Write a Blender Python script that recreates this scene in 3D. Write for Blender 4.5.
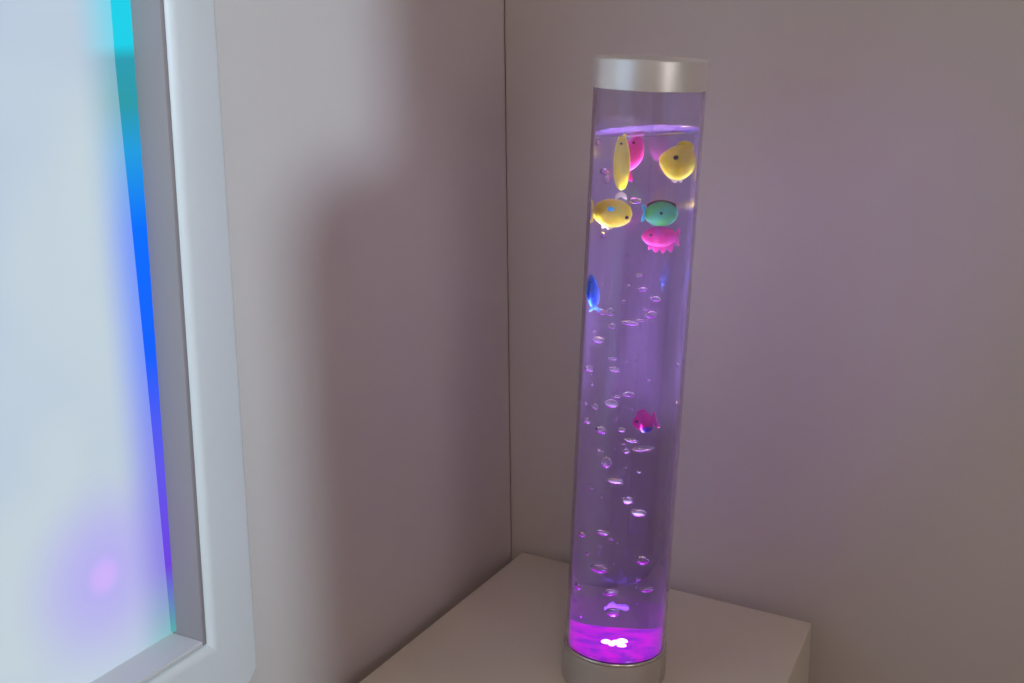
import bpy, bmesh, math, random
from mathutils import Vector, Matrix, Euler

R = math.radians
random.seed(7)
scene = bpy.context.scene
for o in list(bpy.data.objects):
    bpy.data.objects.remove(o, do_unlink=True)
COL = scene.collection

# ------------------------------------------------------------------ camera
CAM_H, PITCH, ROLL, FPX = 1.194, R(15.25), R(0.7), 1240.0
cam_d = bpy.data.cameras.new('camera')
cam_d.sensor_width = 36.0
cam_d.lens = FPX / 1024.0 * 36.0
cam_d.clip_start = 0.01
cam = bpy.data.objects.new('camera', cam_d)
COL.objects.link(cam)
cam.matrix_world = (Matrix.Translation((0, 0, CAM_H))
                    @ Matrix.Rotation(R(90) - PITCH, 4, 'X')
                    @ Matrix.Rotation(-ROLL, 4, 'Z'))
scene.camera = cam

# ------------------------------------------------------------------ world, exposure, light levels
scene.view_settings.view_transform = 'Standard'
scene.view_settings.look = 'None'
scene.view_settings.gamma = 1.0
scene.view_settings.use_curve_mapping = False
scene.view_settings.exposure = 0.0
world = bpy.data.worlds.new('world')
scene.world = world
world.use_nodes = True
world.node_tree.nodes['Background'].inputs[0].default_value = (0.30, 0.27, 0.25, 1)
world.node_tree.nodes['Background'].inputs[1].default_value = 0.2
scene.cycles.use_denoising = True
scene.cycles.max_bounces = 20
scene.cycles.transmission_bounces = 18
scene.cycles.glossy_bounces = 8
scene.cycles.diffuse_bounces = 5
scene.cycles.sample_clamp_indirect = 12.0

WINDOW_LIGHT = 3.2          # overcast daylight through the window across the room
CEILING_LIGHT = 14.0         # warm ceiling lamp behind the camera
WALL_LAMP_LIGHT = 400.0     # small cool spot lamp on the wall behind the camera
ADDED_VIOLET_LIGHT = 30.0    # violet ceiling spot added for the glow on the right wall
PANEL_LIGHT = 0.86          # lit frosted panel in the left wall
STRIP_LIGHT = 1.0
LED_LIGHT = 150.0           # diodes in the bubble lamp's base
PUCK_LIGHT = 0.8
BEAM_LIGHT = 125.0            # the diodes' lens beam, straight up the tube

# ------------------------------------------------------------------ room frame: s along the left wall (0 = corner), q out of it
AZ = R(29.0)
DL = Vector((math.sin(AZ), math.cos(AZ), 0))
NL = Vector((math.cos(AZ), -math.sin(AZ), 0))
W0 = Vector((-0.00433, 1.40830, 0))
def RW(s, q, z):
    return W0 + DL * s + NL * q + Vector((0, 0, z))

# ------------------------------------------------------------------ helpers
def tag(o, label=None, cat=None, group=None, kind=None):
    if label: o['label'] = label
    if cat: o['category'] = cat
    if group: o['group'] = group
    if kind: o['kind'] = kind
    return o

def empty(name, loc=(0, 0, 0), parent=None):
    o = bpy.data.objects.new(name, None)
    o.empty_display_size = 0.02
    COL.objects.link(o)
    o.location = loc
    if parent: o.parent = parent
    return o

def link(name, me, mat=None, parent=None, smooth=None):
    o = bpy.data.objects.new(name, me)
    COL.objects.link(o)
    if mat and not me.materials: me.materials.append(mat)
    if parent: o.parent = parent
    return o

def mesh_from_bm(name, bm, smooth_angle=None):
    bmesh.ops.recalc_face_normals(bm, faces=bm.faces)
    me = bpy.data.meshes.new(name)
    bm.to_mesh(me); bm.free()
    if smooth_angle is not None:
        me.polygons.foreach_set('use_smooth', [True] * len(me.polygons))
        me.set_sharp_from_angle(angle=R(smooth_angle))
    return me

def add_hexa(bm, c):
    """c: 8 corners, bottom ring then top ring"""
    v = [bm.verts.new(p) for p in c]
    for f in ((0, 3, 2, 1), (4, 5, 6, 7), (0, 1, 5, 4), (1, 2, 6, 5), (2, 3, 7, 6), (3, 0, 4, 7)):
        bm.faces.new([v[i] for i in f])
    return v

def room_box(bm, s0, s1, q0, q1, z0, z1):
    return add_hexa(bm, [RW(s0, q0, z0), RW(s1, q0, z0), RW(s1, q1, z0), RW(s0, q1, z0),
                         RW(s0, q0, z1), RW(s1, q0, z1), RW(s1, q1, z1), RW(s0, q1, z1)])

def bevel_all(bm, w, seg=2):
    bmesh.ops.recalc_face_normals(bm, faces=bm.faces)
    bmesh.ops.bevel(bm, geom=[e for e in bm.edges], offset=w, segments=seg, profile=0.5, affect='EDGES', clamp_overlap=True)

def lathe(bm, prof, n=96, closed=False):
    """prof: list of (r,z); r=0 gives a pole"""
    rings = []
    for r, z in prof:
        if r < 1e-7:
            rings.append([bm.verts.new((0, 0, z))])
        else:
            rings.append([bm.verts.new((r * math.cos(2 * math.pi * i / n), r * math.sin(2 * math.pi * i / n), z)) for i in range(n)])
    pairs = list(zip(rings[:-1], rings[1:]))
    if closed: pairs.append((rings[-1], rings[0]))
    for a, b in pairs:
        for i in range(n):
            j = (i + 1) % n
            if len(a) == 1 and len(b) == 1: continue
            if len(a) == 1: bm.faces.new((a[0], b[i], b[j]))
            elif len(b) == 1: bm.faces.new((a[i], a[j], b[0]))
            else: bm.faces.new((a[i], a[j], b[j], b[i]))

# ------------------------------------------------------------------ materials
def new_mat(name):
    m = bpy.data.materials.new(name); m.use_nodes = True
    nt = m.node_tree
    return m, nt, nt.nodes['Principled BSDF'], nt.nodes['Material Output']

def principled(name, col, rough=0.6, metal=0.0, var=0.04, scale=8.0, bump=0.0, bscale=300.0, spec=None, aniso=0.0):
    m, nt, b, out = new_mat(name)
    tc = nt.nodes.new('ShaderNodeTexCoord')
    no = nt.nodes.new('ShaderNodeTexNoise'); no.inputs['Scale'].default_value = scale; no.inputs['Detail'].default_value = 4
    nt.links.new(tc.outputs['Object'], no.inputs['Vector'])
    rp = nt.nodes.new('ShaderNodeValToRGB')
    rp.color_ramp.elements[0].position = 0.3; rp.color_ramp.elements[1].position = 0.7
    rp.color_ramp.elements[0].color = [max(0, c * (1 - var)) for c in col[:3]] + [1]
    rp.color_ramp.elements[1].color = [min(1, c * (1 + var)) for c in col[:3]] + [1]
    nt.links.new(no.outputs['Fac'], rp.inputs['Fac'])
    nt.links.new(rp.outputs['Color'], b.inputs['Base Color'])
    b.inputs['Roughness'].default_value = rough
    b.inputs['Metallic'].default_value = metal
    if spec is not None: b.inputs['Specular IOR Level'].default_value = spec
    if aniso: b.inputs['Anisotropic'].default_value = aniso
    if bump:
        n2 = nt.nodes.new('ShaderNodeTexNoise'); n2.inputs['Scale'].default_value = bscale; n2.inputs['Detail'].default_value = 3
        nt.links.new(tc.outputs['Object'], n2.inputs['Vector'])
        bp = nt.nodes.new('ShaderNodeBump'); bp.inputs['Strength'].default_value = bump; bp.inputs['Distance'].default_value = 0.001
        nt.links.new(n2.outputs['Fac'], bp.inputs['Height'])
        nt.links.new(bp.outputs['Normal'], b.inputs['Normal'])
    return m

M_WALL = principled('wall_paint', (0.56, 0.508, 0.475), 0.62, var=0.015, scale=3, bump=0.12, bscale=420)
M_CEIL = principled('ceiling_paint', (0.72, 0.70, 0.67), 0.8, var=0.01)
M_FLOOR = principled('floor_vinyl', (0.30, 0.235, 0.19), 0.5, var=0.10, scale=5)
M_JAMB_SHADED = principled('frame_paint_shaded', (0.27, 0.24, 0.245), 0.45, var=0.015, scale=6)  # frame paint darkened to stand for shade inside the reveal
M_FRAME = principled('frame_paint', (0.63, 0.64, 0.64), 0.42, var=0.015, scale=6, bump=0.04, bscale=500)
M_PLINTH = principled('plinth_laminate', (0.66, 0.585, 0.49), 0.5, var=0.02, scale=5, bump=0.05, bscale=600)
M_METAL = principled('brushed_aluminium', (0.93, 0.92, 0.91), 0.33, metal=0.82, var=0.04, scale=30, aniso=0.6)
M_BASE = principled('base_satin_paint', (0.50, 0.46, 0.43), 0.38, metal=0.35, var=0.02, scale=30)

def emit_mat(name, col, strength, var=None, scale=20):
    m, nt, b, out = new_mat(name)
    nt.nodes.remove(b)
    e = nt.nodes.new('ShaderNodeEmission')
    e.inputs['Strength'].default_value = strength
    if var:
        tc = nt.nodes.new('ShaderNodeTexCoord')
        no = nt.nodes.new('ShaderNodeTexNoise'); no.inputs['Scale'].default_value = scale; no.inputs['Detail'].default_value = 3
        nt.links.new(tc.outputs['Object'], no.inputs['Vector'])
        rp = nt.nodes.new('ShaderNodeValToRGB')
        rp.color_ramp.elements[0].position = 0.38; rp.color_ramp.elements[1].position = 0.62
        rp.color_ramp.elements[0].color = (*col, 1); rp.color_ramp.elements[1].color = (*var, 1)
        nt.links.new(no.outputs['Fac'], rp.inputs['Fac']); nt.links.new(rp.outputs['Color'], e.inputs['Color'])
    else:
        e.inputs['Color'].default_value = (*col, 1)
    nt.links.new(e.outputs[0], out.inputs['Surface'])
    return m

def glass_mat(name, ior, tint=(1, 1, 1), haze=0.0, haze_col=(0.8, 0.75, 0.9), rough=0.0):
    m, nt, b, out = new_mat(name)
    nt.nodes.remove(b)
    g = nt.nodes.new('ShaderNodeBsdfGlass')
    g.inputs['IOR'].default_value = ior; g.inputs['Roughness'].default_value = rough
    g.inputs['Color'].default_value = (*tint, 1)
    if haze:
        t = nt.nodes.new('ShaderNodeBsdfTranslucent'); t.inputs['Color'].default_value = (*haze_col, 1)
        tc = nt.nodes.new('ShaderNodeTexCoord')
        no = nt.nodes.new('ShaderNodeTexNoise'); no.inputs['Scale'].default_value = 25; no.inputs['Detail'].default_value = 5
        nt.links.new(tc.outputs['Object'], no.inputs['Vector'])
        mr = nt.nodes.new('ShaderNodeMapRange')
        mr.inputs['To Min'].default_value = haze * 0.8; mr.inputs['To Max'].default_value = haze * 1.2
        nt.links.new(no.outputs['Fac'], mr.inputs['Value'])
        mx = nt.nodes.new('ShaderNodeMixShader')
        nt.links.new(mr.outputs[0], mx.inputs[0]); nt.links.new(g.outputs[0], mx.inputs[1]); nt.links.new(t.outputs[0], mx.inputs[2])
        nt.links.new(mx.outputs[0], out.inputs['Surface'])
    else:
        nt.links.new(g.outputs[0], out.inputs['Surface'])
    return m

M_ACRYLIC = glass_mat('glow_tinted_acrylic', 1.45, (0.935, 0.905, 1.0))  # violet tint stands in for the lamp's glow in the tube
M_WATER = glass_mat('lamp_water', 1.333, (0.97, 0.95, 1.0), haze=0.042, haze_col=(0.62, 0.36, 1.0))  # violet haze colour stands in for purple lamp light in the water
M_AIR = glass_mat('air_bubble', 0.75, haze=0.009, haze_col=(0.9, 0.8, 1.0))

# ------------------------------------------------------------------ the setting
S_FAR, Q_FAR, H = -3.0, 2.35, 2.45
T = 0.10
def struct(name, bm, mat, parent=None):
    o = link(name, mesh_from_bm(name, bm), mat, parent)
    if not parent: tag(o, kind='structure')
    return o

bm = bmesh.new(); room_box(bm, S_FAR - T, T, -T, Q_FAR + T, -T, 0); fl = struct('floor', bm, M_FLOOR)
bm = bmesh.new(); room_box(bm, S_FAR - T, T, -T, Q_FAR + T, H, H + T); struct('ceiling', bm, M_CEIL)

# left wall with the opening of the lit panel
PS0, PS1, PZ0, PZ1 = -1.36, -0.5345, 0.688, 1.62     # opening
bm = bmesh.new()
HS0, HS1, HZ0, HZ1 = PS0 - 0.014, -0.506, PZ0 - 0.014, PZ1 + 0.014
room_box(bm, S_FAR, HS0, -T, 0, 0, H)
room_box(bm, HS1, 0.0, -T, 0, 0, H)
room_box(bm, HS0, HS1, -T, 0, 0, HZ0)
room_box(bm, HS0, HS1, -T, 0, HZ1, H)
struct('wall_left', bm, M_WALL)
# right-hand wall behind the lamp; a hair-wide joint is left in the corner
bm = bmesh.new(); room_box(bm, 0.0, T, 0.0012, Q_FAR + T, 0, H)
struct('wall_right', bm, M_WALL)
bm = bmesh.new(); room_box(bm, 0.004, T, -T, 0.0012, 0, H)
# (joint backing belongs to the right wall)
jb = struct('corner_joint', bm, M_WALL, bpy.data.objects['wall_right'])
# wall behind the camera
bm = bmesh.new(); room_box(bm, S_FAR - T, S_FAR, -T, Q_FAR + T, 0, H); struct('wall_front', bm, M_WALL)
# wall across the room with the daylight window
WS0, WS1, WZ0, WZ1 = -2.3, -1.2, 0.95, 2.05
bm = bmesh.new()
room_box(bm, S_FAR, WS0, Q_FAR, Q_FAR + T, 0, H)
room_box(bm, WS1, 0, Q_FAR, Q_FAR + T, 0, H)
room_box(bm, WS0, WS1, Q_FAR, Q_FAR + T, 0, WZ0)
room_box(bm, WS0, WS1, Q_FAR, Q_FAR + T, WZ1, H)
struct('wall_opposite', bm, M_WALL)

# ---- window_1: the lit frosted panel in its deep white frame
win = empty('window_1', RW((PS0 + PS1) / 2, 0, PZ0)); tag(win, kind='structure')
win_inv = Matrix.Translation(-Vector(win.location))
def wpart(name, bm, mat, sm=40):
    bm.transform(win_inv)
    return link(name, mesh_from_bm(name, bm, sm), mat, win)

QC = 0.014                      # casing face
OUT_S1, OUT_Z0 = -0.4805, 0.6255
OUT_S0, OUT_Z1 = PS0 - 0.06, PZ1 + 0.063
def si(z): return -0.5345 - (1.2 - z) * 0.0225      # inner edge of the right stile, a touch out of plumb
def sc(z): return si(z) + 0.0062                      # casing stands 1.5 mm off the jamb
ZC = 0.688 - 0.0062
def so(z): return -0.4770 - (1.2 - z) * 0.0125
def casing(poly, name):
    """poly: (s,z) outline; extruded 0..QC, edges rounded"""
    bm = bmesh.new()
    lo = [bm.verts.new(RW(s, 0.0, z)) for s, z in poly]
    hi = [bm.verts.new(RW(s, QC, z)) for s, z in poly]
    n = len(poly)
    bm.faces.new(lo); bm.faces.new(hi[::-1])
    for i in range(n):
        bm.faces.new((lo[i], lo[(i + 1) % n], hi[(i + 1) % n], hi[i]))
    bmesh.ops.recalc_face_normals(bm, faces=bm.faces)
    return bm
ch = 0.012
def round_edges(bm, test, w, seg):
    es = [e for e in bm.edges if test(e)]
    bmesh.ops.bevel(bm, geom=es, offset=w, segments=seg, profile=0.5, affect='EDGES')
inv = Matrix(((DL.x, DL.y, 0), (NL.x, NL.y, 0), (0, 0, 1)))
def uv(v):  # world -> (s,q,z)
    p = v - W0; return Vector((p.dot(DL), p.dot(NL), p.z))
g = 0.0
# right stile
bm = casing([(sc(ZC), ZC), (so(OUT_Z0) - ch, OUT_Z0), (so(OUT_Z0 + ch), OUT_Z0 + ch), (so(OUT_Z1), OUT_Z1), (sc(PZ1), PZ1)], 'casing_stile')
def inner_edge_r(e):
    a, b = uv(e.verts[0].co), uv(e.verts[1].co)
    return a.y > QC - 1e-4 and b.y > QC - 1e-4 and abs(a.x - sc(a.z)) < 1e-3 and abs(b.x - sc(b.z)) < 1e-3
def outer_edge_r(e):
    a, b = uv(e.verts[0].co), uv(e.verts[1].co)
    return a.y > QC - 1e-4 and b.y > QC - 1e-4 and abs(a.x - so(a.z)) < 1e-3 and abs(b.x - so(b.z)) < 1e-3
round_edges(bm, inner_edge_r, 0.009, 5); round_edges(bm, outer_edge_r, 0.003, 3)
wpart('casing_stile', bm, M_FRAME)
# bottom rail
bm = casing([(PS0, ZC), (OUT_S0, OUT_Z0), (so(OUT_Z0) - ch, OUT_Z0), (sc(ZC), ZC)], 'casing_rail')
def inner_edge_b(e):
    a, b = uv(e.verts[0].co), uv(e.verts[1].co)
    return a.y > QC - 1e-4 and b.y > QC - 1e-4 and abs(a.z - ZC) < 1e-4 and abs(b.z - ZC) < 1e-4
round_edges(bm, inner_edge_b, 0.009, 5)
wpart('casing_rail', bm, M_FRAME)
# top rail, left stile
bm = casing([(PS0, PZ1), (sc(PZ1), PZ1), (so(OUT_Z1), OUT_Z1), (OUT_S0, OUT_Z1)], 'casing_rail')
wpart('casing_rail', bm, M_FRAME)
bm = casing([(PS0, PZ0), (PS0, PZ1), (OUT_S0, OUT_Z1), (OUT_S0, OUT_Z0)], 'casing_stile')
wpart('casing_stile', bm, M_FRAME)
# lining of the reveal: jambs, sill and head, set 2 mm behind the casing bead
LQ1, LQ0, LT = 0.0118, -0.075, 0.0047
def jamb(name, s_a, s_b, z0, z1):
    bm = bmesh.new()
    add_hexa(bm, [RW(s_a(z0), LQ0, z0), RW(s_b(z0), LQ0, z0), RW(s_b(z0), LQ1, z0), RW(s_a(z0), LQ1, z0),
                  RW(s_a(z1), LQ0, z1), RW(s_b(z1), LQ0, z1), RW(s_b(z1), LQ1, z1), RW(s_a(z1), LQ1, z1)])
    bevel_all(bm, 0.0008, 2); wpart(name, bm, M_JAMB_SHADED, 30)
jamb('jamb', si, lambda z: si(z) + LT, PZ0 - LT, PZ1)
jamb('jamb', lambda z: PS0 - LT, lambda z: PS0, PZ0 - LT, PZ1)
bm = bmesh.new(); room_box(bm, PS0, si(PZ0) - 0.0002, LQ0, LQ1, PZ0 - LT, PZ0); bevel_all(bm, 0.0008, 2); wpart('sill', bm, M_FRAME, 30)
bm = bmesh.new(); room_box(bm, PS0, si(PZ1), LQ0, LQ1, PZ1, PZ1 + LT); wpart('head_lining', bm, M_FRAME, 30)

# the pane: glossy frosted diffuser, lit from behind
PANE_Q = -0.021
def colour_stops(nt, z_out):
    mr = nt.nodes.new('ShaderNodeMapRange'); mr.inputs['From Min'].default_value = 0.0; mr.inputs['From Max'].default_value = PZ1 - PZ0
    nt.links.new(z_out, mr.inputs['Value'])
    rp = nt.nodes.new('ShaderNodeValToRGB'); cr = rp.color_ramp
    zf = lambda z: (z - PZ0) / (PZ1 - PZ0)
    stops = [(0.69, (0.10, 0.42, 0.42)), (0.705, (0.12, 0.30, 0.45)), (0.75, (0.16, 0.06, 0.75)), (0.84, (0.12, 0.10, 0.85)),
             (0.93, (0.01, 0.12, 1.0)), (1.03, (0.005, 0.16, 1.0)), (1.09, (0.02, 0.34, 0.75)), (1.125, (0.03, 0.33, 0.40)), (1.158, (0.03, 0.34, 0.45)),
             (1.168, (0.016, 0.64, 0.82)), (1.35, (0.02, 0.66, 0.85))]
    cr.elements[0].position = zf(stops[0][0]); cr.elements[0].color = (*stops[0][1], 1)
    cr.elements[1].position = zf(stops[-1][0]); cr.elements[1].color = (*stops[-1][1], 1)
    for z, c in stops[1:-1]:
        el = cr.elements.new(zf(z)); el.color = (*c, 1)
    nt.links.new(mr.outputs[0], rp.inputs['Fac'])
    return rp.outputs['Color']
def mix_col(nt, fac, a, b_):
    mx = nt.nodes.new('ShaderNodeMix'); mx.data_type = 'RGBA'
    nt.links.new(fac, mx.inputs[0])
    for sock, v in ((mx.inputs[6], a), (mx.inputs[7], b_)):
        if isinstance(v, tuple): sock.default_value = (*v, 1)
        else: nt.links.new(v, sock)
    return mx.outputs[2]
def smooth(nt, val, lo, hi, gain=1.0):
    mr = nt.nodes.new('ShaderNodeMapRange'); mr.interpolation_type = 'SMOOTHSTEP'
    mr.inputs['From Min'].default_value = lo; mr.inputs['From Max'].default_value = hi; mr.inputs['To Max'].default_value = gain
    nt.links.new(val, mr.inputs['Value']); return mr.outputs[0]
m, nt, b, out = new_mat('lit_frosted_pane')
tc = nt.nodes.new('ShaderNodeTexCoord')
no = nt.nodes.new('ShaderNodeTexNoise'); no.inputs['Scale'].default_value = 4.0; no.inputs['Detail'].default_value = 2
nt.links.new(tc.outputs['Object'], no.inputs['Vector'])
rp = nt.nodes.new('ShaderNodeValToRGB')
rp.color_ramp.elements[0].position = 0.35; rp.color_ramp.elements[1].position = 0.66
rp.color_ramp.elements[0].color = (0.40, 0.48, 0.68, 1); rp.color_ramp.elements[1].color = (0.52, 0.62, 0.67, 1)
nt.links.new(no.outputs['Fac'], rp.inputs['Fac'])
# violet glow spot painted into the pane's emission; no diode behind it
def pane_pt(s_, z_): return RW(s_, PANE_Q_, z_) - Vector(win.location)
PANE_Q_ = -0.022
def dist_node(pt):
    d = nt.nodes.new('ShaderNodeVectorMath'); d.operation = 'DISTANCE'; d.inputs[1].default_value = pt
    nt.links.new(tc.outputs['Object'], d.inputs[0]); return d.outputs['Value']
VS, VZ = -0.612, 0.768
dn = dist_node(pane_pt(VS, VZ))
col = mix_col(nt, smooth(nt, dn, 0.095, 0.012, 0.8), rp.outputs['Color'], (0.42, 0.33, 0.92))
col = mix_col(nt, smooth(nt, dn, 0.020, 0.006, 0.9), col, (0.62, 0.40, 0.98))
# strip's coloured glow painted into the pane's emission along the right edge
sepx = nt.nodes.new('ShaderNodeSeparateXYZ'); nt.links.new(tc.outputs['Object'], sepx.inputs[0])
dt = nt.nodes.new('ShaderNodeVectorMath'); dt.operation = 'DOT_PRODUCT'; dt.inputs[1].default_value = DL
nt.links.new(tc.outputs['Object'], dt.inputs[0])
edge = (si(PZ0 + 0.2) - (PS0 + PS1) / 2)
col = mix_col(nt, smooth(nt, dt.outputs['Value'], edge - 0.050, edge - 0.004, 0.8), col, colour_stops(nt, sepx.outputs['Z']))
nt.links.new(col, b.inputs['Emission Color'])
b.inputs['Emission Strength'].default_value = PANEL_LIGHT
b.inputs['Base Color'].default_value = (0.14, 0.15, 0.16, 1)
b.inputs['Roughness'].default_value = 0.3
M_PANE = m
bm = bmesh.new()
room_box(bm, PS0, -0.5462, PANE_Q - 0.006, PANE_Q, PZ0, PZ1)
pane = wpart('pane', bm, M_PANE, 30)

# the coloured light strip standing along the pane's edge: cyan above, blue, violet, teal below
m, nt, b, out = new_mat('colour_light_strip')
nt.nodes.remove(b)
tc = nt.nodes.new('ShaderNodeTexCoord'); sx = nt.nodes.new('ShaderNodeSeparateXYZ')
nt.links.new(tc.outputs['Object'], sx.inputs[0])
strip_col = colour_stops(nt, sx.outputs['Z'])
e = nt.nodes.new('ShaderNodeEmission'); e.inputs['Strength'].default_value = STRIP_LIGHT
nt.links.new(strip_col, e.inputs['Color']); nt.links.new(e.outputs[0], out.inputs['Surface'])
M_STRIP = m
bm = bmesh.new()
rings = []
NS = 40
for i in range(NS + 1):
    z = PZ0 + 0.002 + (PZ1 - PZ0 - 0.004) * i / NS
    wd = 0.0035 + 0.013 * max(0, min(1, (z - 0.70) / 0.45)) ** 1.2
    dq = 0.004
    s1 = si(z) + 0.001; s0 = s1 - wd
    prof = [(s0, PANE_Q), (s0 + wd * 0.35, PANE_Q + dq * 0.7), (s0 + wd * 0.75, PANE_Q + dq), (s1, PANE_Q + dq), (s1, PANE_Q - 0.001), (s0, PANE_Q - 0.001)]
    rings.append([bm.verts.new(RW(s, q, z)) for s, q in prof])
for a, b2 in zip(rings[:-1], rings[1:]):
    for i in range(6):
        bm.faces.new((a[i], a[(i + 1) % 6], b2[(i + 1) % 6], b2[i]))
bm.faces.new(rings[0]); bm.faces.new(rings[-1][::-1])
strip = wpart('light_strip', bm, M_STRIP, 50); strip['label'] = 'glowing cyan, blue and violet light strip'

# ---- window_2: daylight window across the room
win2 = empty('window_2', RW((WS0 + WS1) / 2, Q_FAR, WZ0)); tag(win2, kind='structure')
i2 = Matrix.Translation(-Vector(win2.location))
bm = bmesh.new(); room_box(bm, WS0, WS1, Q_FAR + 0.05, Q_FAR + 0.056, WZ0, WZ1); bm.transform(i2)
link('pane', mesh_from_bm('pane', bm), emit_mat('daylight_pane', (1.0, 0.93, 0.90), WINDOW_LIGHT), win2)
bm = bmesh.new()
for a in ((WS0 - 0.05, WS0, WZ0 - 0.05, WZ1 + 0.05), (WS1, WS1 + 0.05, WZ0 - 0.05, WZ1 + 0.05), (WS0, WS1, WZ0 - 0.05, WZ0), (WS0, WS1, WZ1, WZ1 + 0.05)):
    room_box(bm, a[0], a[1], Q_FAR - 0.015, Q_FAR, a[2], a[3])
bm.transform(i2); link('window_frame', mesh_from_bm('window_frame', bm), M_FRAME, win2)

# ---- ceiling lamp behind the camera
cl = empty('ceiling_lamp', RW(-1.7, 1.15, H)); tag(cl, 'round white ceiling lamp with warm diffuser', 'lamp')
bm = bmesh.new(); lathe(bm, [(0, 0), (0.26, 0), (0.26, -0.05), (0.235, -0.055), (0.235, -0.03), (0, -0.03)], 64)
link('housing', mesh_from_bm('housing', bm, 35), M_FRAME, cl)
bm = bmesh.new(); lathe(bm, [(0, -0.035), (0.23, -0.035), (0.23, -0.055), (0.18, -0.075), (0.10, -0.085), (0, -0.088)], 64)
link('diffuser', mesh_from_bm('diffuser', bm, 35), emit_mat('warm_diffuser', (1.0, 0.80, 0.69), CEILING_LIGHT), cl)

# ---- cool spot lamp on the wall behind the camera, turned to the left wall
LP = RW(S_FAR + 0.12, 2.2, 1.9); AIM = RW(-0.70, 0, 1.42)
wl = empty('wall_lamp', RW(S_FAR, 2.2, 1.9)); tag(wl, 'small white spot lamp on the wall behind the viewer', 'lamp')
wi = Matrix.Translation(-Vector(wl.location))
q_ = (AIM - LP).to_track_quat('-Z', 'Y').to_matrix().to_4x4()
HM = wi @ Matrix.Translation(LP) @ q_
bm = bmesh.new(); lathe(bm, [(0, 0.075), (0.030, 0.070), (0.042, 0.05), (0.048, -0.03), (0.045, -0.03), (0.038, 0.045), (0, 0.05)], 40); bm.transform(HM)
link('shade', mesh_from_bm('shade', bm, 40), M_FRAME, wl)
bm = bmesh.new(); room_box(bm, S_FAR, S_FAR + 0.02, 2.15, 2.25, 1.85, 1.95); room_box(bm, S_FAR + 0.02, S_FAR + 0.07, 2.192, 2.208, 1.892, 1.908)
bm.transform(wi); link('bracket', mesh_from_bm('bracket', bm), M_FRAME, wl)
sd_ = bpy.data.lights.new('spot_bulb', 'SPOT'); sd_.energy = WALL_LAMP_LIGHT; sd_.color = (0.64, 0.84, 1.0); sd_.spot_size = R(44); sd_.spot_blend = 0.9; sd_.shadow_soft_size = 0.035
sp = bpy.data.objects.new('spot_bulb', sd_); COL.objects.link(sp); sp.parent = wl
sp.matrix_local = HM @ Matrix.Translation((0, 0, -0.034))

# ---- unseen violet spot added on the ceiling for the glow beside the bubble lamp
cs = empty('added_violet_spot', RW(-1.15, 1.35, H)); tag(cs, 'added white ceiling spot with violet light, unseen above the viewer', 'lamp')
ci2 = Matrix.Translation(-Vector(cs.location)); LP2 = RW(-1.15, 1.35, H - 0.10)
HM2 = ci2 @ Matrix.Translation(LP2) @ (RW(0, 0.33, 0.85) - LP2).to_track_quat('-Z', 'Y').to_matrix().to_4x4()
bm = bmesh.new(); lathe(bm, [(0, 0.06), (0.028, 0.055), (0.034, 0.03), (0.036, -0.03), (0.033, -0.03), (0.030, 0.03), (0, 0.035)], 32); bm.transform(HM2)
link('shade', mesh_from_bm('shade', bm, 40), M_FRAME, cs)
bm = bmesh.new(); lathe(bm, [(0, 0), (0.04, 0), (0.04, -0.012), (0.008, -0.014), (0.008, -0.075), (0, -0.075)], 32)
link('mount', mesh_from_bm('mount', bm, 40), M_FRAME, cs)
vd = bpy.data.lights.new('added_violet_bulb', 'SPOT'); vd.energy = ADDED_VIOLET_LIGHT; vd.color = (0.36, 0.20, 1.0); vd.spot_size = R(13); vd.spot_blend = 1.0; vd.shadow_soft_size = 0.03
vo = bpy.data.objects.new('added_violet_bulb', vd); COL.objects.link(vo); vo.parent = cs
vo.matrix_local = HM2 @ Matrix.Translation((0, 0, -0.034))

# ---- white door across the room, added unseen as a reflector for the cap
dr = empty('reflector_door', RW(-0.62, Q_FAR, 0)); tag(dr, kind='structure')
di = Matrix.Translation(-Vector(dr.location))
bm = bmesh.new(); room_box(bm, -1.02, -0.22, Q_FAR - 0.03, Q_FAR, 0.005, 2.02); bevel_all(bm, 0.003, 2); bm.transform(di)
link('reflector_leaf', mesh_from_bm('reflector_leaf', bm, 40), principled('reflector_paint', (0.86, 0.85, 0.83), 0.5), dr)
bm = bmesh.new(); room_box(bm, -0.98, -0.86, Q_FAR - 0.075, Q_FAR - 0.055, 1.0, 1.02); room_box(bm, -0.985, -0.965, Q_FAR - 0.075, Q_FAR - 0.029, 1.0, 1.02); bm.transform(di)
link('reflector_handle', mesh_from_bm('reflector_handle', bm), M_METAL, dr)

# ---- tall cabinet behind the camera, added unseen so its shadow covers the corner
cb = empty('blocker', RW(-1.575, 1.49, 0)); tag(cb, 'tall warm wood cabinet with a stepped rounded top, added unseen behind the viewer for its shadow', 'blocker')
ci = Matrix.Translation(-Vector(cb.location))
M_WOOD = principled('blocker_wood', (0.42, 0.27, 0.17), 0.5, var=0.15, scale=12)
def blocker_part(poly, name):
    bm = bmesh.new()
    f_ = [bm.verts.new(RW(-1.45, q, z)) for q, z in poly]; k_ = [bm.verts.new(RW(-1.70, q, z)) for q, z in poly]
    n = len(poly); bm.faces.new(f_); bm.faces.new(k_[::-1])
    for i in range(n): bm.faces.new((f_[i], f_[(i + 1) % n], k_[(i + 1) % n], k_[i]))
    bm.transform(ci); link(name, mesh_from_bm(name, bm, 40), M_WOOD, cb)
CQ = 1.155
def arc(cq, cz, r): return [(cq - r * math.cos(t), cz + r * math.sin(t)) for t in [math.pi / 2 * k / 8 for k in range(9)]]
blocker_part([(CQ, 0)] + arc(CQ + 0.05, 1.465, 0.05) + [(1.217, 1.515), (1.217, 0)], 'side_unit')
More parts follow.
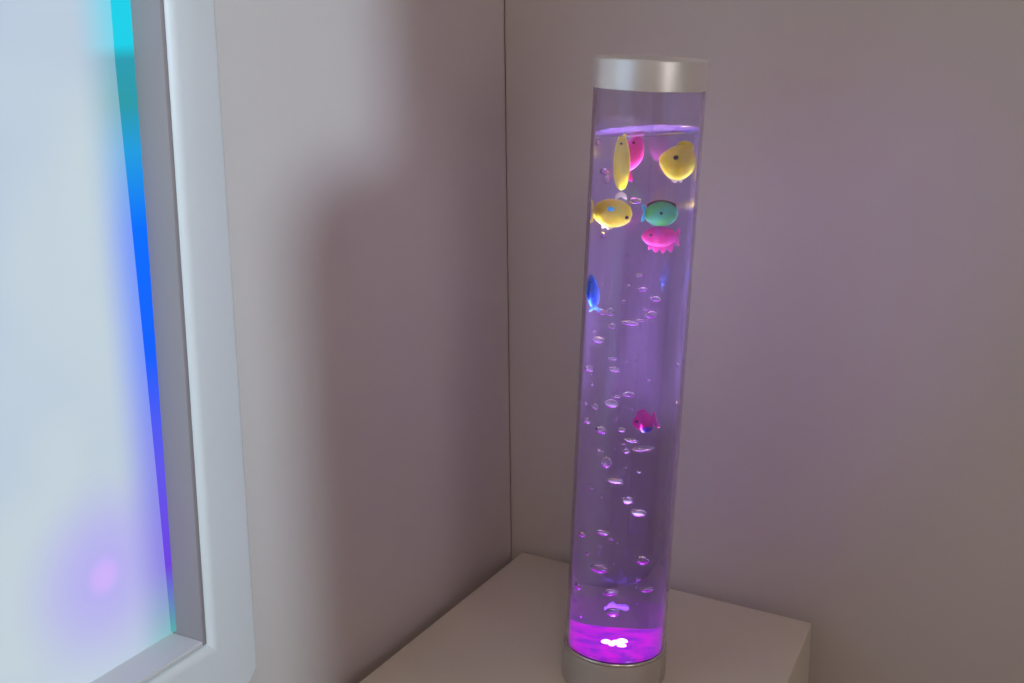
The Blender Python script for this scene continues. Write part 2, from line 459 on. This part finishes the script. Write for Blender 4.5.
blocker_part([(1.217, 0), (1.217, 1.70)] + arc(1.297, 1.72, 0.08)[1:] + [(1.82, 1.80), (1.82, 0)], 'main_unit')

# ------------------------------------------------------------------ plinth in the corner
PTOP = 0.55
A = Vector((0.00954, 1.38918, 0)); D = Vector((0.31756, 1.20171, 0))
dirL = Vector((math.sin(R(29.06)), math.cos(R(29.06)), 0)); dirR = Vector((math.sin(R(23.6)), math.cos(R(23.6)), 0))
B = A - dirL * 0.46
E_ = D - dirR * 0.46
pl = empty('plinth', (A + D + B + E_) / 4); tag(pl, 'beige box plinth standing in the corner under the bubble lamp', 'plinth')
pinv = Matrix.Translation(-Vector(pl.location))
up = Vector((0, 0, 1))
def inset(pts, d):
    c = sum(pts, Vector()) / 4
    return [p + (c - p).normalized() * d for p in pts]
base4 = [A, B, E_, D]
bm = bmesh.new(); i4 = base4
add_hexa(bm, [p + up * 0.06 for p in i4] + [p + up * PTOP for p in i4]); bevel_all(bm, 0.0022, 3); bm.transform(pinv)
link('body', mesh_from_bm('body', bm, 40), M_PLINTH, pl)
bm = bmesh.new(); i4 = inset(base4, 0.03)
add_hexa(bm, [p for p in i4] + [p + up * 0.0605 for p in i4]); bm.transform(pinv)
link('plinth_foot', mesh_from_bm('plinth_foot', bm, 40), principled('foot_dark', (0.06, 0.055, 0.05), 0.6), pl)

# ------------------------------------------------------------------ the bubble lamp (leans a little to the right)
LEAN = R(2.657)
LR = 0.0492                    # tube radius
DZ = 0.0045
BASE_T, WATER_T, CAP_T, TOP_T = 0.033, 0.5350, 0.5715, 0.598
P0 = Vector((0.09663, 1.10533, PTOP))
lamp = empty('bubble_lamp', P0)
lamp.rotation_euler = (0, LEAN, 0)
tag(lamp, 'tall clear bubble tube lamp with silver cap and glowing magenta base', 'lamp')
LM = Matrix.Translation(P0) @ Matrix.Rotation(LEAN, 4, 'Y')

def shear_bottom(bm, zmax):
    """flatten the tilted base on to the level plinth"""
    for v in bm.verts:
        if v.co.z < zmax:
            v.co.z += math.tan(LEAN) * v.co.x
bm = bmesh.new()
lathe(bm, [(0, 0), (LR + 0.0005, 0), (LR + 0.0018, 0.0015), (LR + 0.0018, 0.0305), (LR + 0.0012, 0.033), (LR - 0.001, 0.034), (LR - 0.001, 0.030), (0, 0.030)], 128)
shear_bottom(bm, 0.002)
link('base', mesh_from_bm('base', bm, 40), M_BASE, lamp)
bm = bmesh.new()
lathe(bm, [(LR - 0.0035, 0.0342), (LR + 0.0008, 0.0342), (LR + 0.0013, 0.035), (LR + 0.0013, 0.0358), (LR + 0.0006, 0.0366), (LR - 0.0035, 0.0366)], 128, closed=True)
link('base_ring', mesh_from_bm('base_ring', bm, 50), principled('ring_metal', (0.75, 0.70, 0.66), 0.22, metal=1.0), lamp)['label'] = 'thin polished metal ring'
TI = LR - 0.003                # inner tube radius
bm = bmesh.new()
lathe(bm, [(LR, 0.0377), (LR, CAP_T + 0.004), (TI, CAP_T + 0.004), (TI, 0.0377)], 128, closed=True)
link('tube', mesh_from_bm('tube', bm, 40), M_ACRYLIC, lamp)['label'] = 'clear acrylic tube'
# water: a solid column with a level top
WRAD = TI - 0.0003
bm = bmesh.new()
lathe(bm, [(0, 0.038), (WRAD, 0.038), (WRAD, WATER_T), (WRAD * 0.96, WATER_T - 0.0006), (WRAD * 0.85, WATER_T - 0.0009), (0, WATER_T - 0.0009)], 128)
for v in bm.verts:
    if v.co.z > WATER_T - 0.01:
        v.co.z += 1.8 * math.tan(LEAN) * v.co.x
water = link('water', mesh_from_bm('water', bm, 40), M_WATER, lamp); water['label'] = 'clear water tinted purple by the lamp light'
# light puck under water, white diodes on it
bm = bmesh.new(); lathe(bm, [(0, 0.0385), (WRAD - 0.0006, 0.0385), (WRAD - 0.0006, 0.0397), (WRAD - 0.006, 0.0411), (0.018, 0.0413), (0.016, 0.0407), (0, 0.0407)], 96)
puck = link('light_puck', mesh_from_bm('light_puck', bm, 30), emit_mat('magenta_light_puck', (1.0, 0.012, 0.95), PUCK_LIGHT, (0.42, 0.02, 0.80), 75), lamp)
puck['label'] = 'magenta glowing light disc'
M_LED = emit_mat('white_diode', (0.38, 0.10, 1.0), LED_LIGHT)
for (x, y, r) in ((-0.0065, -0.004, 0.0040), (0.0005, -0.0045, 0.0042), (0.0050, 0.0010, 0.0040), (0.004, -0.011, 0.0036), (-0.0035, -0.0105, 0.0022)):
    bm = bmesh.new(); lathe(bm, [(0, 0), (r, 0), (r * 0.9, r * 0.35), (r * 0.55, r * 0.65), (0, r * 0.75)], 20)
    bm.transform(Matrix.Translation((x, y, 0.0415)))
    link('diode', mesh_from_bm('diode', bm, 60), M_LED, puck)
bd = bpy.data.lights.new('beam', 'SPOT'); bd.energy = BEAM_LIGHT; bd.color = (0.82, 0.78, 1.0); bd.spot_size = R(24); bd.spot_blend = 0.6; bd.shadow_soft_size = 0.006
beam = bpy.data.objects.new('beam', bd); COL.objects.link(beam); beam.parent = puck
beam.matrix_local = Matrix.Translation((0, 0, 0.052)) @ Matrix.Rotation(math.pi, 4, 'X')
# cap
bm = bmesh.new()
c0 = LR + 0.0006
lathe(bm, [(0, CAP_T + 0.0045), (TI - 0.0005, CAP_T + 0.0045), (TI - 0.0005, CAP_T + 0.0042), (LR + 0.0001, CAP_T + 0.0042), (LR + 0.0001, CAP_T), (c0, CAP_T), (c0 + 0.0003, CAP_T + 0.0004),
           (c0 + 0.0003, TOP_T - 0.0016), (c0 - 0.0009, TOP_T - 0.0003), (c0 - 0.004, TOP_T), (0, TOP_T)], 128)
link('cap', mesh_from_bm('cap', bm, 35), M_METAL, lamp)['label'] = 'brushed silver cap'

# ------------------------------------------------------------------ things floating in the water
NW = 1.333
def axis_t(py):
    """height along the tube axis for an image row"""
    lo, hi = 0.0, 0.65
    for _ in range(40):
        t = (lo + hi) / 2
        p = LM @ Vector((0, 0, t)) - Vector((0, 0, CAM_H))
        z = p.y * math.cos(PITCH) - p.z * math.sin(PITCH); v = p.y * math.sin(PITCH) + p.z * math.cos(PITCH)
        u_, v_ = p.x / z * FPX, v / z * FPX
        y = 341.5 - (math.sin(ROLL) * u_ + math.cos(ROLL) * v_); x = 512 + math.cos(ROLL) * u_ - math.sin(ROLL) * v_
        if y > py: lo = t
        else: hi = t
    return t, x, z
def in_tube(px, py, depth=0.0):
    """lamp-local point that the water column shows at image (px,py); depth < 0 is nearer"""
    t, ax, z = axis_t(py)
    app = (px - ax) * z / FPX                      # apparent offset
    app = max(-0.97 * WRAD, min(0.97 * WRAD, app))
    # refracted ray through a cylinder seen from far away
    si_ = app / WRAD; a1 = math.asin(si_); a2 = math.asin(si_ / NW)
    # entry point at (app, -sqrt), direction turned by (a1-a2) towards the axis
    yin = -math.sqrt(max(0, WRAD * WRAD - app * app)); d = a1 - a2
    x = app - math.tan(d) * (depth - yin)
    lim = math.sqrt(max(1e-8, (WRAD - 0.0045) ** 2 - depth * depth)); x = max(-lim, min(lim, x))
    dep = PITCH + math.atan((py - 341.5) / FPX); dw = math.asin(math.sin(dep) / NW)
    t += -yin * math.tan(dep) - (depth - yin) * math.tan(dw)
    return Vector((x, depth, t)), z / FPX

def blob(L_, Hh, Tt, nose=0.62, n=20, m_=16, belly=0.0, pw=0.62):
    """fish body along +x (nose at +x)"""
    bm = bmesh.new(); rings = []
    for i in range(n + 1):
        u_ = i / n
        x = L_ * (u_ - 0.5)
        w = math.sin(math.pi * u_ ** nose) ** pw if 0 < u_ < 1 else 0
        w = max(w, 0.0)
        if u_ < 0.45: w = max(w, 0.22) if i > 0 else 0
        if w < 1e-4: rings.append([bm.verts.new((x, 0, 0))]); continue
        ring = []
        for j in range(m_):
            a = 2 * math.pi * j / m_
            z = math.sin(a) * Hh / 2 * w
            if z < 0: z *= 1 + belly
            ring.append(bm.verts.new((x, math.cos(a) * Tt / 2 * w, z)))
        rings.append(ring)
    for a, b_ in zip(rings[:-1], rings[1:]):
        for j in range(m_):
            k = (j + 1) % m_
            if len(a) == 1: bm.faces.new((a[0], b_[j], b_[k]))
            elif len(b_) == 1: bm.faces.new((a[j], a[k], b_[0]))
            else: bm.faces.new((a[j], a[k], b_[k], b_[j]))
    return bm
def fin(poly, th):
    """flat fin with a little thickness in the x-z plane"""
    bm = bmesh.new(); n = len(poly)
    f_ = [bm.verts.new((x, -th / 2, z)) for x, z in poly]; k_ = [bm.verts.new((x, th / 2, z)) for x, z in poly]
    bm.faces.new(f_); bm.faces.new(k_[::-1])
    for i in range(n): bm.faces.new((f_[i], f_[(i + 1) % n], k_[(i + 1) % n], k_[i]))
    return bm

FM = {}
def fish_mat(key, c1, c2, spots=0.5):
    m, nt, b, out = new_mat('fish_' + key)
    tc = nt.nodes.new('ShaderNodeTexCoord')
    no = nt.nodes.new('ShaderNodeTexNoise'); no.inputs['Scale'].default_value = 90; no.inputs['Detail'].default_value = 1
    nt.links.new(tc.outputs['Object'], no.inputs['Vector'])
    rp = nt.nodes.new('ShaderNodeValToRGB'); rp.color_ramp.interpolation = 'EASE'
    rp.color_ramp.elements[0].position = spots - 0.06; rp.color_ramp.elements[1].position = spots + 0.06
    rp.color_ramp.elements[0].color = (*c1, 1); rp.color_ramp.elements[1].color = (*c2, 1)
    nt.links.new(no.outputs['Fac'], rp.inputs['Fac']); nt.links.new(rp.outputs['Color'], b.inputs['Base Color'])
    b.inputs['Roughness'].default_value = 0.35
    b.inputs['Specular IOR Level'].default_value = 0.2; b.inputs['Subsurface Weight'].default_value = 0.5; b.inputs['Subsurface Radius'].default_value = (1, 0.9, 0.8); b.inputs['Subsurface Scale'].default_value = 0.006
    FM[key] = m; return m
fish_mat('yellow', (0.94, 0.80, 0.01), (0.93, 0.86, 0.05))
fish_mat('pale', (0.85, 0.75, 0.45), (0.9, 0.82, 0.6))
fish_mat('pink', (0.90, 0.06, 0.35), (0.85, 0.10, 0.45))
fish_mat('magenta', (0.85, 0.02, 0.34), (0.80, 0.03, 0.38))
fish_mat('green', (0.12, 0.60, 0.13), (0.10, 0.55, 0.25))
fish_mat('teal', (0.02, 0.33, 0.42), (0.03, 0.38, 0.45))
fish_mat('blue', (0.01, 0.17, 0.95), (0.02, 0.22, 0.95))
fish_mat('lightblue', (0.12, 0.45, 0.85), (0.15, 0.5, 0.9))
fish_mat('cyan', (0.02, 0.62, 0.82), (0.02, 0.62, 0.82))
fish_mat('brown', (0.16, 0.07, 0.02), (0.12, 0.05, 0.02))
fish_mat('violet', (0.10, 0.09, 0.75), (0.12, 0.1, 0.7))
M_EYE = principled('fish_eye', (0.05, 0.03, 0.02), 0.25)

def make_fish(px, py, depth, w_px, h_px, th_px, col, fincol, label, face=1, roll=0.0, yaw=0.0, pitch=0.0, eye=(0.30, 0.12), tail=True, dorsal=True, belly_fin=True, extras=(), belly=0.0, squeeze=True, nose=0.62, bf=0.80, pw=0.62, ragged=False, back=None):
    """w_px,h_px: outline in the picture (magnified by the water); face = +1 looks right"""
    loc, mpp = in_tube(px, py, depth)
    k = mpp; L_ = w_px * k / (NW if squeeze else 1.0); Hh = h_px * k * 1.02; Tt = th_px * k
    root = empty('toy_fish')
    rot = Euler((0, 0, 0)).to_matrix().to_4x4()
    M_ = LM @ Matrix.Translation(loc) @ Matrix.Rotation(roll, 4, 'Y') @ Matrix.Rotation(yaw + (math.pi if face < 0 else 0), 4, 'Z') @ Matrix.Rotation(pitch, 4, 'X')
    root.matrix_world = M_
    tag(root, label, 'toy fish', 'toy fish in the bubble lamp')
    bl = L_ * bf; bx = L_ * (1 - bf) / 2
    bm = blob(bl, Hh * (0.84 if dorsal or belly_fin or ragged else 1.0), Tt, nose=nose, belly=belly, pw=pw); bm.transform(Matrix.Translation((bx, 0, 0)))
    body = link('body', mesh_from_bm('body', bm, 60), FM[col], root)
    ft = max(0.0012, Tt * 0.14)
    if tail:
        x0 = -L_ * 0.24 if bf < 0.85 else -L_ * 0.38
        p = [(x0, Hh * 0.10), (-L_ * 0.42, Hh * 0.30), (-L_ * 0.50, Hh * 0.34), (-L_ * 0.47, Hh * 0.12), (-L_ * 0.44, 0), (-L_ * 0.47, -Hh * 0.12), (-L_ * 0.50, -Hh * 0.34), (-L_ * 0.42, -Hh * 0.30), (x0, -Hh * 0.10)]
        link('tail_fin', mesh_from_bm('tail_fin', fin(p, ft)), FM[fincol], root)
    if dorsal:
        p = [(L_ * 0.26, Hh * 0.30), (L_ * 0.20, Hh * 0.44), (L_ * 0.08, Hh * 0.50), (-L_ * 0.06, Hh * 0.49), (-L_ * 0.17, Hh * 0.42), (-L_ * 0.20, Hh * 0.25)]
        link('dorsal_fin', mesh_from_bm('dorsal_fin', fin(p, ft)), FM[fincol], root)
    if belly_fin:
        p = [(L_ * 0.16, -Hh * 0.28), (L_ * 0.10, -Hh * 0.46), (L_ * 0.0, -Hh * 0.50), (-L_ * 0.04, -Hh * 0.42), (-L_ * 0.12, -Hh * 0.47), (-L_ * 0.16, -Hh * 0.24)]
        link('belly_fin', mesh_from_bm('belly_fin', fin(p, ft)), FM['pale' if fincol == 'yellow' else fincol], root)
    if ragged:
        zz = [(0.34, -0.12), (0.31, -0.52), (0.22, -0.44), (0.13, -0.64), (0.03, -0.48), (-0.07, -0.66), (-0.16, -0.46), (-0.30, -0.60), (-0.37, -0.12)]
        link('belly_fin', mesh_from_bm('belly_fin', fin([(L_ * a_, Hh * b_) for a_, b_ in zz], ft * 1.6)), FM[fincol], root)
    if back:
        up_ = [(-0.36 + 0.78 * k / 10, 0.42 * math.sin(math.pi * (0.12 + 0.76 * k / 10)) ** pw + 0.115) for k in range(11)]
        lo_ = [(a_, b_ - 0.16) for a_, b_ in up_[::-1]]
        link('back_stripe', mesh_from_bm('back_stripe', fin([(L_ * a_, Hh * b_) for a_, b_ in up_ + lo_], ft * 1.4)), FM[back], root)
    er = max(0.0011, Hh * 0.055)
    for sd in (-1, 1):
        bm = bmesh.new(); bmesh.ops.create_uvsphere(bm, u_segments=12, v_segments=8, radius=er)
        # on the skin of the body at (ex, ez)
        ex, ez = L_ * eye[0], Hh * eye[1]
        u_ = (ex - bx) / bl + 0.5
        w = math.sin(math.pi * max(0.02, min(0.98, u_)) ** nose) ** pw
        hh = Hh * (0.84 if dorsal or belly_fin else 1.0) / 2 * w
        yy = Tt / 2 * w * math.sqrt(max(0.02, 1 - min(0.98, (ez / hh) ** 2)))
        bm.transform(Matrix.Translation((ex, sd * yy, ez)) @ Matrix.Diagonal((1, 0.5, 1, 1)))
        link('eye', mesh_from_bm('eye', bm, 60), M_EYE, root)
        for (sx_, sz_, r_, key, nm) in extras:
            bm = bmesh.new(); bmesh.ops.create_uvsphere(bm, u_segments=12, v_segments=8, radius=1)
            u2 = (L_ * sx_ - bx) / bl + 0.5
            w2 = math.sin(math.pi * max(0.02, min(0.98, u2)) ** nose) ** pw
            h2 = Hh * (0.84 if dorsal or belly_fin else 1.0) / 2 * w2
            y2 = Tt / 2 * w2 * math.sqrt(max(0.02, 1 - min(0.98, (Hh * sz_ / h2) ** 2)))
            bm.transform(Matrix.Translation((L_ * sx_, sd * y2, Hh * sz_)) @ Matrix.Diagonal((Hh * r_ * 1.15, Hh * 0.03, Hh * r_ * 0.8, 1)))
            link(nm, mesh_from_bm(nm, bm, 60), FM[key], root)
    return root

# the big yellow one, nose to the right
make_fish(607, 214, -0.012, 55, 33, 18, 'yellow', 'yellow', 'yellow toy fish with a cyan spot, at the left edge of the tube', face=1, eye=(0.36, -0.08), extras=((0.0, 0.14, 0.09, 'cyan', 'spot'),), dorsal=False, tail=True, bf=0.90, nose=1.15, pw=0.42)
# yellow, high on the right
make_fish(678.5, 161, -0.012, 52, 41, 20, 'yellow', 'yellow', 'rounded yellow toy fish high on the right beside the water surface', face=-1, roll=R(12), eye=(0.16, 0.10), belly=0.05, bf=0.86, nose=0.9, pw=0.7)
# green and pink pair
make_fish(656.5, 213, -0.020, 42, 25, 14, 'green', 'teal', 'green toy fish floating directly above a pink one', face=1, eye=(0.02, 0.05), dorsal=False, belly_fin=False, tail=True, nose=1.0, bf=0.93, pw=0.5, back='brown')
make_fish(657.5, 236, -0.020, 44, 25, 14, 'pink', 'pink', 'pink toy fish with a ragged belly fin just below the green one', face=-1, eye=(0.28, 0.08), dorsal=False, belly_fin=False, tail=True, nose=1.0, bf=0.93, pw=0.55, ragged=True)
# narrow upright yellow one, seen along its back, and the pink one behind it
make_fish(619, 168, -0.022, 64, 15, 12, 'yellow', 'pale', 'narrow upright yellow toy fish with its pale tail hanging down', face=1, roll=R(-92), squeeze=False, eye=(0.36, 0.1), dorsal=False, belly_fin=False, nose=0.9, bf=0.86, pw=0.45)
make_fish(631, 158, 0.000, 46, 20, 12, 'pink', 'magenta', 'pink toy fish hanging behind the narrow upright yellow one', face=1, roll=R(-78), squeeze=False, eye=(0.32, 0.12), dorsal=True, belly_fin=False, nose=0.9)
# blue at the left edge, small magenta lower down
make_fish(592, 294, -0.014, 38, 19, 11, 'blue', 'lightblue', 'bright blue toy fish at the left edge below the yellow one', face=1, roll=R(-100), squeeze=False, eye=(0.3, 0.1), belly_fin=False, nose=0.8, bf=0.9)
make_fish(642, 421, -0.016, 28, 26, 12, 'magenta', 'magenta', 'small magenta toy fish alone halfway down the tube', face=-1, roll=R(-15), eye=(0.3, 0.1), belly_fin=False, extras=((0.0, -0.25, 0.16, 'violet', 'spot'),))

# ---- air bubbles
bub = bmesh.new(); bmesh.ops.create_icosphere(bub, subdivisions=3, radius=1.0)
for v in bub.verts:
    v.co *= 1 + 0.05 * math.sin(3.1 * v.co.x + 2) * math.cos(2.3 * v.co.y) ; v.co.z *= 1.0 + 0.06 * v.co.x
bub_me = mesh_from_bm('bubble', bub, 180); bub_me.materials.append(M_AIR)
BUB = [(633, 201, 16, 7), (601, 236, 8, 6), (637, 275, 10, 5), (641, 289, 13, 5), (651, 298, 14, 6), (602, 284, 4, 3), (627, 285, 5, 3), (622, 303, 7, 5),
       (644, 309, 6, 3), (624, 256, 3, 2), (600, 313, 14, 7), (609, 313, 10, 8), (648, 314, 16, 8), (640, 320, 10, 3), (629, 323, 20, 6), (611, 327, 10, 6),
       (592, 333, 6, 3), (597, 341, 19, 7), (610, 359, 13, 4), (624, 362, 3, 2), (589, 370, 14, 7), (614, 370, 13, 6), (647, 378, 6, 4), (585, 384, 6, 4),
       (626, 394, 16, 6), (610, 404, 17, 9), (595, 408, 8, 6), (586, 405, 7, 3), (599, 431, 16, 8), (621, 430, 9, 5), (616, 397, 10, 3), (677, 361, 9, 3),
       (677, 400, 8, 3), (587, 422, 10, 7), (629, 440, 17, 4), (641, 448, 25, 4), (623, 451, 10, 5), (599, 451, 5, 3), (604, 463, 14, 11), (638, 471, 5, 3),
       (613, 481, 20, 6), (590, 489, 8, 3), (627, 500, 13, 8), (636, 512, 18, 8), (601, 533, 17, 6), (582, 536, 10, 5), (609, 539, 6, 4), (600, 497, 4, 4),
       (621, 444, 5, 2), (638, 559, 18, 9), (598, 569, 23, 9), (636, 578, 7, 3), (576, 587, 12, 7), (643, 588, 16, 5), (609, 592, 17, 8), (611, 612, 17, 9),
       (586, 554, 5, 5), (575, 616, 6, 4), (597, 143, 12, 9), (603, 173, 15, 7), (606, 181, 8, 9), (633, 360, 4, 3)]
for k in range(36):
    BUB.append((random.uniform(582, 664), random.uniform(245, 605), random.uniform(1.6, 2.6), random.uniform(1.6, 2.4)))
ONES = ['', 'first', 'second', 'third', 'fourth', 'fifth', 'sixth', 'seventh', 'eighth', 'ninth', 'tenth', 'eleventh', 'twelfth', 'thirteenth', 'fourteenth',
        'fifteenth', 'sixteenth', 'seventeenth', 'eighteenth', 'nineteenth']
def ordinal(n):
    if n < 20: return ONES[n]
    t_, o_ = divmod(n, 10)
    return ['', '', 'twenty', 'thirty', 'forty'][t_] + ('-' + ONES[o_] if o_ else 'th').replace('y-', 'y-') if o_ else ['', '', 'twentieth', 'thirtieth', 'fortieth'][t_]
def size_class(w): return 'wide' if w >= 15 else ('middle-sized' if w >= 8 else 'small')
rank = {}
for k_ in ('wide', 'middle-sized', 'small'):
    idx = sorted([i for i, b_ in enumerate(BUB) if b_[2] >= 3 and size_class(b_[2]) == k_], key=lambda i: -BUB[i][1])
    for n_, i in enumerate(idx): rank[i] = n_ + 1
for i, (x, y, w, h) in enumerate(BUB):
    loc, k = in_tube(x, y, random.uniform(-0.026, -0.004))
    o = bpy.data.objects.new('air_bubble', bub_me); COL.objects.link(o)
    o.matrix_world = (LM @ Matrix.Translation(loc) @ Matrix.Rotation(R(random.uniform(-10, 10)), 4, 'Y')
                      @ Matrix.Diagonal((w * k / 2 / NW, w * k / 2 / NW * 0.85, h * k / 2, 1)))
    if w >= 3:
        c_ = size_class(w); side = 'left' if x < axis_t(y)[1] else 'right'
        tag(o, '%s flattened air bubble, %s %s one counted up from the glowing base' % (c_, ordinal(rank[i]), c_), 'bubble', 'air bubbles in the lamp')
    else:
        tag(o, 'pinhead air bubble, a bare speck in the purple water', 'bubble', 'tiny air bubbles in the lamp')
